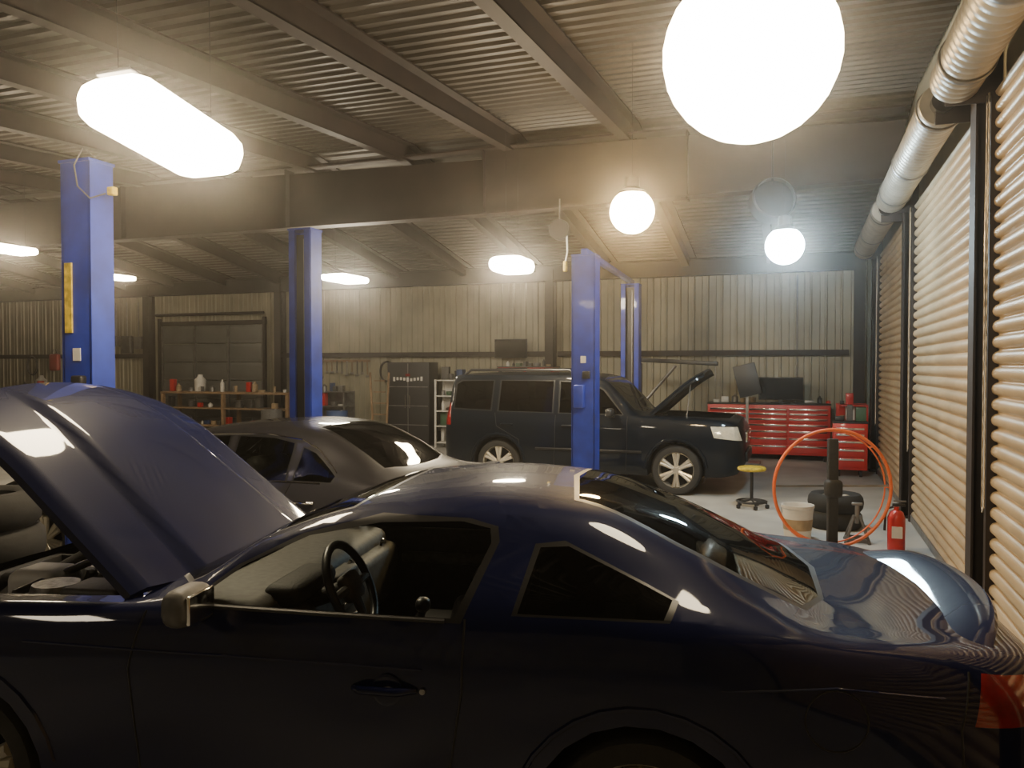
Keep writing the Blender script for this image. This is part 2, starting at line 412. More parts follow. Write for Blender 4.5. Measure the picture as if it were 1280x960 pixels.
# engine bay
mb=MB()
mb.box((-2.65,0,.48),(1.35,1.0,.05),'dark'); 
for sg in(-1,1): mb.box((-2.3,sg*.74,.80),(.55,.03,.34),'dark'); mb.box((-2.65,sg*.52,.65),(1.3,.03,.34),'dark')
mb.box((-1.98,0,.78),(.03,1.45,.48),'dark'); mb.box((-3.3,0,.70),(.05,1.1,.25),'dark',bev=.01)
mb.box((-2.5,0,.72),(.62,.50,.32),'engine',bev=.05); mb.box((-2.5,0,.90),(.46,.32,.08),'steel',bev=.03)
for i in range(5):
    for sg in(-1,1): mb.tube([(-2.68+.1*i,sg*.08,.90),(-2.68+.1*i,sg*.2,.93),(-2.68+.1*i,sg*.27,.82)],.025,'engine',8)
mb.box((-2.2,-.58,.92),(.26,.20,.16),'int2',bev=.02); mb.box((-2.62,-.40,.93),(.24,.22,.16),'white',bev=.05)
mb.lathe([(.001,.1),(.09,.1),(.10,.07),(.10,0)],'engine',20,Matrix.Translation((-2.40,-.60,.90))); mb.lathe([(.001,.1),(.09,.1),(.10,.07),(.10,0)],'engine',20,Matrix.Translation((-2.55,.62,.86)))
mb.tube([(-2.58,-.62,.95),(-2.5,-.3,1.0),(-2.5,.3,1.0),(-2.58,.62,.95)],.018,'steel',10)
mb.tube([(-3.1,.3,.8),(-2.9,.35,.92),(-2.6,.36,.88),(-2.2,.4,.85)],.04,'rubber',10)
mb.tube([(-3.1,-.2,.8),(-2.95,-.25,.9),(-2.75,-.15,.88)],.03,'rubber',10)
mb.lathe([(.001,.05),(.025,.05),(.028,0)],'yellow',14,Matrix.Translation((-2.0,-.66,1.0)))
mb.obj('engine_bay',coupe)
tb.free()

# ================================================================ SEDAN
sedan=empty('grey_sedan',(-3.64,6.12,0),0)
st=[(-3.60,.35,.66,.62,.55,.66,.4,.68),(-3.42,.25,.82,.76,.74,.80,.55,.82),(-3.1,.2,.88,.84,.80,.88,.64,.90),(-2.75,.2,.90,.90,.82,.93,.68,.95),(-2.0,.2,.905,.94,.84,.97,.74,1.0),
(-1.62,.2,.905,.95,.84,1.18,.68,1.22),(-1.15,.2,.905,.96,.84,1.35,.60,1.39),(-.5,.2,.905,.965,.84,1.385,.58,1.435),(-.1,.2,.905,.97,.84,1.355,.575,1.405),
(.28,.2,.905,.98,.84,1.21,.59,1.27),(.58,.22,.90,.985,.83,1.045,.63,1.09),(.75,.24,.895,.985,.82,1.0,.64,1.03),(1.0,.28,.87,.97,.79,.99,.6,1.01),(1.12,.32,.80,.90,.72,.93,.52,.94)]
fw=[(-1.80,.985),(-1.48,1.19),(-1.12,1.295),(-.86,1.31),(-.86,.985)]
rw=[(-.76,.985),(-.76,1.312),(-.42,1.308),(-.22,1.27),(-.20,.985)]
qw=[(-.12,.995),(-.12,1.24),(.0,1.20),(.24,1.04),(.22,.995)]
sw=[(-2.0,-.3),(-1.95,-.55),(-1.82,-.66),(-1.2,-.54),(-1.13,0),(-1.2,.54),(-1.82,.66),(-1.95,.55),(-2.0,.3)]
rg=[(-.12,-.48),(.30,-.51),(.52,-.55),(.60,-.3),(.62,0),(.60,.3),(.52,.55),(.30,.51),(-.12,.48)]
arch=[(0,.33,.37),(-2.75,.33,.37)]
bvh,tb=car_body(sedan,st,'grey',[(fw,('gmid','gmid'),.025),(rw,('gmid','gmid'),.025),(qw,('gmid','gmid'),.02)],
   [(sw,'gmid',.94),(rg,'gdark',.99)],arch,[([(.93,.70),(1.2,.70),(1.2,.90),(.96,.92)],'red_l')],shoulder=.2)
for sg in(-1,1):
    wheel(sedan,'wheel_rear_'+str(sg+2),0,sg,.885,.33,.22,7); wheel(sedan,'wheel_front_'+str(sg+2),-2.75,sg,.885,.33,.22,7)
wells(sedan,arch,.905)
mb=MB()
for x in(-1.85,-.81): seam(mb,bvh,[(x,.96),(x,.6),(x+.03,.25)],.004,'trim')
seam(mb,bvh,[(-.14,.97),(-.22,.75),(-.4,.55),(-.42,.3)],.004,'trim'); mb.obj('panel_gaps',sedan)
mb=MB(); seam(mb,bvh,[(-1.85,.972),(.22,.984)],.008,'chrome',n=24)
seam(mb,bvh,[(-1.86,.99),(-1.5,1.21),(-1.13,1.318),(-.5,1.338),(-.15,1.30),(.02,1.23),(.26,1.05)],.007,'chrome')
mb.obj('window_brightwork',sedan)
mb=MB()
for x in(-1.0,.0):
    for sg in(-1,1): mb.tube([(x-.10,sg*.90,.84),(x-.07,sg*.93,.845),(x+.07,sg*.93,.845),(x+.10,sg*.895,.84)],.013,'chrome',8)
mb.obj('door_handles',sedan); mirrors(sedan,-1.66,.86,.99,'grey')
mb=MB(); mb.box((-.8,0,.28),(2.9,1.2,.1),'dark')
seat(mb,-1.1,-.36,.5,'int2'); seat(mb,-1.1,.36,.5,'int2'); mb.box((-.2,0,.52),(.5,1.2,.18),'int2',bev=.06); mb.box((.12,0,.80),(.16,1.2,.6),'int2',Matrix.Rotation(math.radians(22),3,'Y'),bev=.05)
for y in(-.36,.36): mb.box((.22,y,1.12),(.1,.24,.16),'int2',bev=.04)
mb.box((-1.75,0,.86),(.4,1.5,.2),'int',bev=.06); steering(mb,(-1.42,-.36,.92)); mb.box((.45,0,.96),(.4,1.1,.03),'int',bev=.01)
mb.obj('cabin_interior',sedan)
mb=MB()
for sg in(-1,1): mb.box((-3.5,sg*.55,.68),(.16,.26,.12),'lens',bev=.04); mb.box((1.12,sg*.52,.80),(.03,.26,.16),'red_l',bev=.01)
mb.box((-3.61,0,.62),(.04,.55,.18),'chrome',bev=.015); mb.box((1.13,0,.78),(.02,.36,.14),'white'); 
mb.box((1.02,0,1.02),(.10,1.25,.025),'grey',bev=.01); mb.obj('lamps_and_grille',sedan); tb.free()

# ================================================================ SUV
suv=empty('suv',(-4.5,12.68,0),math.pi)
WS=2.78
st=[(-3.72,.45,.80,.86,.74,.94,.55,.96),(-3.64,.34,.91,1.02,.85,1.07,.66,1.09),(-3.35,.28,.97,1.10,.90,1.13,.72,1.14),(-2.78,.27,.985,1.12,.92,1.15,.74,1.16),(-2.25,.27,.99,1.13,.935,1.16,.80,1.19),
(-1.95,.27,.99,1.13,.94,1.42,.84,1.45),(-1.64,.27,.99,1.14,.94,1.69,.81,1.73),(-1.3,.27,.99,1.15,.94,1.745,.795,1.785),(0,.27,.99,1.16,.94,1.75,.79,1.795),(.55,.28,.985,1.17,.935,1.745,.78,1.785),
(.80,.30,.975,1.17,.925,1.73,.76,1.76),(.86,.34,.965,1.17,.91,1.60,.75,1.63),(.91,.38,.94,1.13,.88,1.22,.74,1.23),(.94,.42,.88,1.0,.82,1.05,.65,1.06)]
f1=[(-1.98,1.17),(-1.68,1.52),(-1.46,1.635),(-1.00,1.655),(-1.00,1.18)]
f2=[(-.88,1.18),(-.88,1.66),(-.02,1.66),(.0,1.19)]
f3=[(.14,1.20),(.12,1.66),(.66,1.65),(.75,1.60),(.77,1.22)]
sw=[(-2.22,-.4),(-2.12,-.72),(-1.68,-.73),(-1.60,0),(-1.68,.73),(-2.12,.72),(-2.22,.4)]
bay=[(-3.5,-.5),(-3.35,-.7),(-2.36,-.74),(-2.36,.74),(-3.35,.7),(-3.5,.5)]
arch=[(0,.37,.42),(-WS,.37,.42)]
bvh,tb=car_body(suv,st,'teal',[(f1,('gdark','gdark'),.03),(f2,('gdark','gdark'),.03),(f3,('gdark','gdark'),.03)],
  [(sw,'gdark',1.17),(bay,'DEL',.95)],arch,[([(-3.70,.82),(-3.32,.86),(-3.27,1.02),(-3.64,1.02)],'lens'),([(.81,.95),(1.1,.95),(1.1,1.25),(.84,1.3)],'red_l')],shoulder=.22)
for sg in(-1,1):
    wheel(suv,'wheel_rear_'+str(sg+2),0,sg,.965,.37,.25,6); wheel(suv,'wheel_front_'+str(sg+2),-WS,sg,.965,.37,.25,6)
wells(suv,arch,.985)
hood(suv,'teal',-2.32,1.15,1.02,.80,.74,math.radians(42),bulge=.01,droop=.06)
mb=MB()
for x in(-2.06,-.94): seam(mb,bvh,[(x,1.14),(x,.7),(x+.02,.3)],.006,'trim')
seam(mb,bvh,[(.06,1.16),(.02,.95),(-.35,.75),(-.42,.3)],.006,'trim')
seam(mb,bvh,[(-2.28,.62),(-.5,.62)],.02,'trim')
for cxx in(0,-WS):
    seam(mb,bvh,[(cxx+.45*math.cos(t*math.pi/8),.38+.45*math.sin(t*math.pi/8)) for t in range(0,9)],.022,'teal',n=4)
mb.obj('side_mouldings',suv)
mb=MB()
for sg in(-1,1):
    mb.tube([(-1.2,sg*.73,1.76),(-1.1,sg*.73,1.83),(.55,sg*.73,1.83),(.65,sg*.73,1.76)],.022,'black',8)
for x in(-.7,.1): mb.cyl((x,-.73,1.84),(x,.73,1.84),.022,'black',8)
mb.obj('roof_rack',suv)
mb=MB()
for x in(-1.15,-.15):
    for sg in(-1,1): mb.tube([(x-.10,sg*.975,.98),(x-.07,sg*1.01,.985),(x+.07,sg*1.01,.985),(x+.10,sg*.975,.98)],.014,'teal',8)
mb.obj('door_handles',suv); mirrors(suv,-1.82,.95,1.16,'black')
mb=MB(); mb.box((-.8,0,.36),(3.2,1.25,.1),'dark')
for y in(-.38,.38): seat(mb,-1.3,y,.72)
mb.box((-.3,0,1.0),(.2,1.3,.7),'int',bev=.05); mb.box((-1.95,0,1.05),(.35,1.6,.2),'int',bev=.06); mb.obj('cabin_interior',suv)
mb=MB(); mb.box((-3.0,0,.80),(.9,1.3,.2),'engine',bev=.04); mb.box((-2.9,0,.98),(.5,.5,.14),'steel',bev=.05); mb.box((-3.0,.5,.95),(.3,.25,.2),'black',bev=.02); mb.box((-2.38,0,.9),(.03,1.45,.4),'dark')
mb.box((-3.73,0,.84),(.05,.85,.16),'chrome',bev=.02); mb.box((-3.74,0,.55),(.05,1.0,.14),'trim',bev=.02); mb.obj('engine_and_grille',suv); tb.free()

# ================================================================ LIFTS
def lift(name,xa,xb,y0,y1,h,beam='blue',label=True,w=.26,dp=.20,cord=True):
    e=empty(name,((xa+xb)/2,(y0+y1)/2,0)); m=(y0+y1)/2; xm=(xa+xb)/2
    for i,(x,y,s) in enumerate(((xa-xm,y0-m,1),(xb-xm,y1-m,-1))):
        mb=MB(); W=w/2
        mb.box((x,y-s*(dp/2-.01),h/2),(w,.02,h),'blue'); 
        for q in(-1,1):
            mb.box((x+q*W,y,h/2),(.02,dp,h),'blue'); mb.box((x+q*(W-.035),y+s*(dp/2),h/2),(.07,.02,h),'blue')
        mb.box((x,y,.01),(.46,.42,.025),'blue'); mb.box((x,y,h),(w+.03,dp+.03,.02),'blue')
        mb.box((x,y+s*.02,h/2),(w-.08,.02,h-.1),'black')
        mb.tube([(x+.03,y+s*.06,.1),(x+.03,y+s*.06,h-.1)],.012,'steel',6)
        mb.box((x,y+s*.06,.9),(w-.10,dp-.02,.7),'black',bev=.01)
        mb.box((x,y+s*(dp/2+.05),.20),(w+.02,.10,.20),'blue',bev=.01)
        for q in(-1,1):
            mb.box((x+q*.45,y+s*(dp/2+.22),.17),(.9,.10,.08),'blue',Matrix.Rotation(q*s*math.radians(20),3,'Z'),bev=.01)
            mb.cyl((x+q*.86,y+s*(dp/2+.37),.13),(x+q*.86,y+s*(dp/2+.37),.25),.06,'rubber')
        if i==0:
            if label: mb.box((x-.07,y-dp/2-.005,h*.71),(.065,.012,.50),'yellow')
            mb.box((x-.04,y-dp/2-.05,1.5),(.14,.10,.3),'blue',bev=.02)
            mb.box((x+.05,y-dp/2-.035,1.78),(.10,.06,.10),'black',bev=.015)
            mb.box((x,y-dp/2-.004,1.98),(.07,.006,.09),'white')
        mb.obj('column_%d'%(i+1),e)
    if beam:
        mb=MB(); L=math.hypot(y1-y0,xb-xa); mb.box((0,0,h+.05),(.09,L+.2,.07),beam,Matrix.Rotation(-math.atan2(xb-xa,y1-y0),3,'Z'),bev=.008); mb.obj('crossbeam',e)
    if cord:
        xx=xa-xm
        mb=MB(); mb.tube([(xx+.1,y0-m,h+.02),(xx+.10,y0-m-.12,h+.08),(xx+.06,y0-m-.16,h-.05),(xx+.09,y0-m-.16,h-.2),(xx+.16,y0-m-.12,h-.28),(xx+.23,y0-m-.05,h-.24)],.006,'int2',6)
        mb.box((xx+.26,y0-m-.02,h-.22),(.06,.05,.06),'yellow',bev=.01); mb.obj('power_cord',e)
lift('two_post_lift',-4.88,-5.06,4.40,7.36,3.36,None)
lift('two_post_lift',-2.68,-2.87,10.2,14.1,3.34,'blue',False,.30,.24,False)

# ================================================================ ROOM
XR,XL,YB,YF=1.31,-25.,17.8,-5.
def ceilz(Y): return 4.69+.061*Y if Y<11.2 else 5.37-(Y-11.2)*.165
def sheet(name,k,p0,u,v,L,H,pitch,prof,nrm,vfun=None):
    p0=Vector(p0);u=Vector(u);v=Vector(v);nrm=Vector(nrm); vs=[];fs=[]; n=int(math.ceil(L/pitch)); row=[]
    for i in range(n):
        for a,d in prof:
            t=(i+a)*pitch
            if t<=L: row.append((t,d))
    row.append((L,prof[0][1]))
    for t,d in row:
        h0,h1=(0,H) if vfun is None else vfun(t)
        vs.append(p0+u*t+v*h0+nrm*d); vs.append(p0+u*t+v*h1+nrm*d)
    for i in range(len(row)-1): fs.append([2*i,2*i+2,2*i+3,2*i+1])
    mb=MB(); mb.add(vs,fs,k,False); return mb.obj(name)
rib=[(0,0),(.42,0),(.46,.012),(.50,0),(.78,0),(.84,.035),(.92,.035),(.98,0)]
mb=MB(); mb.box(((XR+XL)/2,(YB+YF)/2,-.1),(XR-XL+2,YB-YF+2,.2),'floor'); mb.obj('floor')
hb=ceilz(YB)+.05
sheet('wall_back','wall',(XL,YB,0),(1,0,0),(0,0,1),XR-XL,hb,.30,rib,(0,-1,0))
sheet('wall_front','wall',(XL,YF,0),(1,0,0),(0,0,1),XR-XL,4.5,.30,rib,(0,1,0))
sheet('wall_left','wall',(XL,YF,0),(0,1,0),(0,0,1),YB-YF,0,.30,rib,(1,0,0),vfun=lambda t:(0,ceilz(YF+t)+.05))
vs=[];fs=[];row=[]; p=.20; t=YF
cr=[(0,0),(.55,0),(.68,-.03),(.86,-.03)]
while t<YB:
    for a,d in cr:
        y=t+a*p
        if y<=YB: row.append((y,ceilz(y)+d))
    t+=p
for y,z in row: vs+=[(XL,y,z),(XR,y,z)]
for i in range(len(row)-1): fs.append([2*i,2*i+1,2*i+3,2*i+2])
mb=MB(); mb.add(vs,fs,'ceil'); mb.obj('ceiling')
doors=[(-.72,2.50),(2.95,6.45),(6.98,10.72),(11.45,15.25)]
DH=3.80
mb=MB()
segs=[];prev=YF
for a,b in doors: segs.append((prev,a)); prev=b
segs.append((prev,YB))
for a,b in segs: mb.box((XR+.10,(a+b)/2,DH/2),(.16,b-a,DH),'wall')
n=40
vs=[];fs=[]
for i in range(n+1):
    y=YF+(YB-YF)*i/n; vs+=[(XR+.02,y,DH),(XR+.02,y,ceilz(y)+.06)]
for i in range(n): fs.append([2*i,2*i+2,2*i+3,2*i+1])
mb.add(vs,fs,'wall'); mb.obj('wall_right')
slat=[(0,-.012),(.10,-.008),(.16,.012),(.30,.026),(.5,.031),(.70,.026),(.86,.012),(.93,-.008)]
ZD=3.93
for i,(a,b) in enumerate(doors):
    e=empty('door_%d'%(i+1),(0,0,0))
    o=sheet('slat_curtain','door',(XR-.02,a,0.03),(0,0,1),(0,1,0),DH,b-a,.11,slat,(-1,0,0)); o.parent=e
    mb=MB()
    pr=[];x=0
    while x<b-a-.02:
        pr+= [(.162,x),(.170,x+.015),(.170,x+.07),(.162,x+.085)]; x+=.10
    T=Matrix.Translation((XR-.30,a+.01,ZD))@Matrix.Rotation(-math.pi/2,4,'X')
    mb.lathe([(.001,0)]+pr+[(.001,b-a-.02)],'drum',28,T)
    for yy in(a+.1,b-.5,(a+b)/2): mb.lathe([(.174,yy-a),(.182,yy-a+.01),(.182,yy-a+.05),(.174,yy-a+.06)],'steel',28,T)
    mb.obj('coil_drum',e)
    mb=MB()
    for yy in(a-.03,b+.03):
        mb.box((XR-.03,yy,DH/2),(.09,.07,DH),'brown'); mb.box((XR-.18,yy,ZD),(.36,.02,.34),'brown',bev=.005)
        mb.cyl((XR-.30,yy-.06,ZD),(XR-.30,yy+.06,ZD),.09,'black')
    mb.box((XR-.03,(a+b)/2,.05),(.06,b-a,.08),'steel'); mb.obj('tracks_and_brackets',e)
    if i>=1:
        mb=MB(); yc=b-.06; xx=XR-.10
        mb.tube([(xx,yc,3.8),(xx,yc,.9),(xx,yc+.04,.86),(xx,yc+.07,.9),(xx,yc+.07,3.8)],.006,'chrome',6); mb.obj('hand_chain',e)
def ibeam(mb,p,q,w,h,k,h2=None):
    p=Vector(p);q=Vector(q);c=(p+q)/2;L=(q-p).length
    mb.box((c.x,c.y,c.z-h/2),(L,.02,h),k); mb.box((c.x,c.y,c.z),(L,w,.025),k); mb.box((c.x,c.y,c.z-h),(L,w,.025),k)
mb=MB(); yr=11.2
for X0,X1,b0,b1 in((1.2,-4.5,4.26,4.16),(-4.5,-12,4.16,4.16),(-12,-25,4.16,4.16)):
    vs=[(X0,yr-.012,b0),(X1,yr-.012,b1),(X1,yr-.012,5.13),(X0,yr-.012,5.0),(X0,yr+.012,b0),(X1,yr+.012,b1),(X1,yr+.012,5.13),(X0,yr+.012,5.0)]
    mb.add(vs,[[0,1,2,3],[4,5,6,7]],'brown')
    for zz0,zz1 in((b0,b1),(5.13,5.13)):
        vs=[(X0,yr-.13,zz0),(X1,yr-.13,zz1),(X1,yr+.13,zz1),(X0,yr+.13,zz0),(X0,yr-.13,zz0+.025),(X1,yr-.13,zz1+.025),(X1,yr+.13,zz1+.025),(X0,yr+.13,zz0+.025)]
        mb.add(vs,[[0,1,2,3],[4,5,6,7],[0,1,5,4],[2,3,7,6]],'brown')
for X in(-1.5,-4.5,-8,-11.5,-15,-18.5,-22): mb.box((X,yr,4.65),(.02,.24,.94),'brown')
mb.obj('rafter_beam')
mb=MB()
ibeam(mb,(1.2,17.55,4.20),(-25,17.55,4.20),.2,.35,'brownd'); mb.obj('rafter_beam')
mb=MB()
for X in [ -.57-1.75*i for i in range(0,14)]:
    for Y0,Y1 in((YF,11.2),(11.2,YB)):
        z0,z1=ceilz(Y0+.001)-.03,ceilz(Y1-.001)-.03
        if Y0>11: z0=ceilz(11.21)-.03; z1=ceilz(YB)-.03
        def q(xa,xb,ha,hb2):
            vs=[(xa,Y0,z0-ha),(xb,Y0,z0-ha),(xb,Y0,z0-hb2),(xa,Y0,z0-hb2),(xa,Y1,z1-ha),(xb,Y1,z1-ha),(xb,Y1,z1-hb2),(xa,Y1,z1-hb2)]
            mb.add(vs,[[0,1,2,3],[4,5,6,7],[0,1,5,4],[1,2,6,5],[2,3,7,6],[3,0,4,7]],'brown')
        q(X-.012,X+.012,.0,.24); q(X-.14,X+.012,.225,.245); q(X-.012,X+.14,.0,.02)
mb.obj('ceiling_purlins')
def col(name,x,y,h,ax='x'):
    mb=MB()
    if ax=='x':
        mb.box((x,y,h/2),(.12,.02,h),'brown'); mb.box((x-.06,y,h/2),(.015,.20,h),'brown'); mb.box((x+.06,y,h/2),(.015,.20,h),'brown')
    else:
        mb.box((x,y,h/2),(.02,.24,h),'brown'); mb.box((x,y-.12,h/2),(.20,.02,h),'brown'); mb.box((x,y+.12,h/2),(.20,.02,h),'brown')
    mb.box((x,y,.01),(.2,.3,.02),'brown'); mb.obj(name)
for y in(2.72,6.72,11.08,15.7): col('steel_column',XR-.07,y,4.26 if y>11 else 4.8)
for x in(-5.46,-12.9,-17.3,-23.5): col('steel_column',x,YB-.18,4.1,'y')
col('steel_column',1.08,YB-.3,4.1,'y')
mb=MB()
for x0,x1 in((XL+.1,-17.5),(-13.1,-5.6),(-5.3,.9)):
    mb.box(((x0+x1)/2,YB-.10,2.22),(x1-x0,.14,.02),'brown'); mb.box(((x0+x1)/2,YB-.16,2.17),(x1-x0,.02,.12),'brown')
mb.box(((XL+XR)/2,YB-.05,.15),(XR-XL-.3,.03,.3),'brownd')
mb.obj('trim_1')
e=empty('door_5',(-15.15,YB-.12,0))
mb=MB(); 
for r in range(6):
    mb.box((0,0,.25+r*.50),(3.4,.04,.485),'shut',bev=.008)
    for c in(-1.13,0,1.13): mb.box((c,-.025,.25+r*.50),(1.0,.012,.34),'shut',bev=.004)
for c in(-1.69,-.57,.57,1.69): mb.box((c,-.045,1.5),(.05,.03,3.0),'steel')
mb.obj('sectional_panels',e)
mb=MB()
for s in(-1,1): mb.box((s*1.76,-.06,1.6),(.07,.10,3.2),'brown')
mb.box((0,-.03,3.06),(3.6,.06,.12),'brown')
mb.cyl((-1.8,-.15,3.3),(1.8,-.15,3.3),.04,'brown'); mb.obj('tracks',e)

# ================================================================ LAMPS
def highbay(x,y,z,R,col,s,name='high_bay_lamp'):
    k='em_%d'%len(M); M[k]=emis(k,col,s); c=ceilz(y)-.06
    e=empty(name,(x,y,z)); mb=MB()
    pr=[(max(.001,R*math.sin(t)),-R*math.cos(t)) for t in [math.pi*.80*i/12 for i in range(13)]]
    mb.lathe(pr,k,32); mb.obj('glare_globe',e)  # oversized glowing globe, its shape stands in for the lamp's glare
    zt=pr[-1][1]; rt=pr[-1][0]
    mb=MB(); mb.lathe([(rt+.006,zt-.01),(rt,zt+.02),(rt*.6,zt+.06),(rt*.55,zt+.16),(.001,zt+.16)],'black',24)
    mb.tube([(0,0,zt+.15),(0,0,c-z)],.0025,'black',6); mb.obj('lamp_housing',e)
def linear(x,y,z,w,l,col,s,rot=0,th=.10,tilt=0):
    k='em_%d'%len(M); M[k]=emis(k,col,s); c=ceilz(y)-.06
    e=empty('linear_ceiling_lamp',(x,y,z),rot); mb=MB(); R=Matrix.Rotation(tilt,3,'X')
    mb.box((0,0,0),(w,l,th),k,R,bev=th*.45); mb.obj('diffuser',e)
    mb=MB(); mb.box(R@Vector((0,0,th/2+.012)),(w*.5,l*.9,.024),'black',R,bev=.01)
    for q in(-l*.4,l*.4): mb.cyl(R@Vector((0,q,th/2)),(0,q,c-z),.002,'black',6)
    mb.obj('housing',e)
WM=(1.0,.84,.62)
x,y=site(.95,3.2); highbay(x,y,3.14,.345,(1,.82,.54),46)
x,y=site(-2.03,4.7); linear(x,y,3.28,.50,.92,(1,.81,.53),76,th=.27,tilt=math.radians(-10))  # body thickened and tilted so its shape imitates the lamp's glare
x,y=site(1.20,8.0); highbay(x,y,3.44,.22,(1,.68,.31),180)
x,y=site(3.07,9.0); highbay(x,y,3.25,.21,(.66,.88,1),165)
x,y=site(0,11.0); linear(x,y,3.28,.5,.6,(1,.83,.57),170,th=.2)
x,y=site(-2.92,14.0); linear(x,y,3.42,.5,.8,(1,.88,.66),150)
x,y=site(-7.6,12.0); linear(x,y,3.65,.4,.8,(1,.80,.53),110)
x,y=site(-9,18.0); linear(x,y,3.9,.4,1.0,(1,.80,.53),60)
linear(-5.5,-1.5,3.6,.45,1.3,WM,25)
x,y=site(3.35,10.3); mb=MB()
T=Matrix.Rotation(math.radians(78),4,'X')
mb.lathe([(.26,-.12),(.28,-.10),(.28,.10),(.26,.12)],'black',28,T)
mb.lathe([(.001,.06),(.25,.06)],'black',28,T)
for R in(.08,.15,.22): mb.ring((0,0,0),R,.006,'black',T,28,6)
for i in range(4):
    q=i*math.pi/2+.3; mb.box(T@Vector((.13*math.cos(q),.13*math.sin(q),0)),(.2,.02,.09),'black',Matrix.Rotation(q,3,'Y'))
mb.cyl((0,0,.2),(0,0,ceilz(y)-4.06),.015,'black'); mb.cyl((0,0,-.02),(0,.15,.02),.07,'black')
mb.obj('hanging_fan',loc=(x,y,4.02),rotz=A)
x,y=site(.65,10.9); mb=MB(); mb.lathe([(.001,-.05),(.14,-.05),(.14,.05),(.001,.05)],'black',24,Matrix.Rotation(math.pi/2,4,'X'))
mb.tube([(0,0,.1),(0,0,.42)],.01,'steel',6); mb.tube([(.1,0,-.05),(.11,0,-.3),(.08,0,-.45)],.012,'white',6); mb.box((.08,0,-.5),(.05,.05,.14),'yellow',bev=.01)
mb.obj('cord_reel',loc=(x,y,3.75))

# ================================================================ BACK OF SHOP
def chest(name,x,y,w,d,h,cols,rows,rot=0,k='red'):
    mb=MB(); mb.box((0,0,.12+(h-.12)/2),(w,d,h-.12),k,bev=.012); mb.box((0,-.01,h+.01),(w+.02,d+.02,.025),'black',bev=.006)
    cw=(w-.06)/cols
    for c in range(cols):
        z=.16; H=h-.22; hs=[1+.9*(rows-1-((r+c)%rows))/rows for r in range(rows)]; hs.sort(reverse=True); S=sum(hs)
        for r in range(rows):
            hh=H*hs[r]/S; cxx=-w/2+.03+cw*(c+.5)
            mb.box((cxx,-d/2-.008,z+hh/2),(cw-.02,.02,hh-.014),k,bev=.005)
            mb.box((cxx,-d/2-.024,z+hh-.035),(cw-.05,.02,.036),'chrome',bev=.004); z+=hh
    for sx in(-1,1):
        for sy in(-1,1): mb.cyl((sx*(w/2-.1)-.02,sy*(d/2-.08),.055),(sx*(w/2-.1)+.02,sy*(d/2-.08),.055),.055,'rubber')
    return mb.obj(name,loc=(x,y,0),rotz=rot)
chest('tool_cabinet',-.64,17.05,2.35,.6,1.12,3,7)
chest('tool_cart',.78,14.9,.55,.45,.92,1,5,math.radians(0))
chest('tool_cabinet',-5.75,16.9,1.3,.5,1.86,2,8)
def tv(name,x,y,z,w,h,stand=True):
    mb=MB(); mb.box((0,0,z+h/2+(.06 if stand else 0)),(w,.05,h),'black',bev=.008); mb.box((0,-.028,z+h/2+(.06 if stand else 0)),(w-.04,.004,h-.04),'screen')
    if stand: mb.box((0,0,z+.01),(w*.45,.2,.02),'black',bev=.005); mb.box((0,.01,z+.06),(.08,.04,.12),'black')
    else: mb.box((0,.14,z+h/2),(.1,.25,.1),'black')
    mb.obj(name,loc=(x,y,0))
tv('monitor',-.40,17.0,1.146,.86,.46); tv('wall_television',-6.38,17.45,2.08,.80,.44,False)
def misc_items(mb,x0,x1,y,z,n,hmax=.3,dy=.12,gap=.06):
    ks=['white','black','red','blu2','beige','black','green','steel','int2','white','beige','int2','steel','black','int2','black']
    x=x0
    while x<x1:
        w=random.uniform(.06,.2);h=random.uniform(.06,hmax);k=random.choice(ks); yy=y+random.uniform(-dy,dy)
        t=random.random()
        if t<.45: mb.box((x+w/2,yy,z+h/2),(w,random.uniform(.08,.2),h),k,bev=.008)
        elif t<.75:
            r=w*.4; mb.lathe([(.001,0),(r,0),(r,h*.7),(r*.4,h*.85),(r*.4,h),(.001,h)],k,14,Matrix.Translation((x+w/2,yy,z)))
        else: mb.lathe([(.001,0),(w*.45,0),(w*.5,h*.6),(w*.46,h*.6),(.001,h*.55)],k,14,Matrix.Translation((x+w/2,yy,z)))
        x+=w+random.uniform(.01,gap)
def bench(name,x,y,w,d,h,shelves,hm=.3):
    mb=MB()
    for sx in(-1,0,1):
        for sy in(-1,1): mb.box((sx*(w/2-.05),sy*(d/2-.05),h/2),(.08,.08,h),'wood')
    mb.box((0,0,h),(w,d,.05),'wood',bev=.005)
    for z in shelves: mb.box((0,0,z),(w-.05,d-.05,.03),'wood'); misc_items(mb,-w/2+.1,w/2-.1,0,z+.015,10,.30,gap=.4)
    misc_items(mb,-w/2+.05,w/2-.05,-.05,h+.025,20,hm,.12,gap=.25)
    mb.lathe([(.001,0),(.14,0),(.15,.3),(.07,.38),(.06,.44),(.001,.44)],'white',18,Matrix.Translation((-w*.28,.15,h+.025)))
    mb.obj(name,loc=(x,y,0))
bench('workbench',-13.9,16.9,4.0,.7,1.2,[.35,.8],.32)
bench('workbench',-19.8,16.9,3.4,.7,1.15,[.4],.3)
mb=MB(); misc_items(mb,-.4,.4,.0,0,6,.22,.08); mb.obj('bottles_and_boxes',loc=(-1.33,17.05,1.146))
mb=MB(); misc_items(mb,-.25,.18,.0,0,6,.25,.08); mb.obj('spray_cans',loc=(.30,17.05,1.146))
mb=MB(); misc_items(mb,-.24,.2,0,0,4,.35,.05); mb.obj('shop_supplies',loc=(.78,14.9,.948))
mb=MB(); misc_items(mb,-.55,.5,0,0,4,.16,.08); mb.obj('parts_boxes',loc=(-5.75,16.9,1.886))
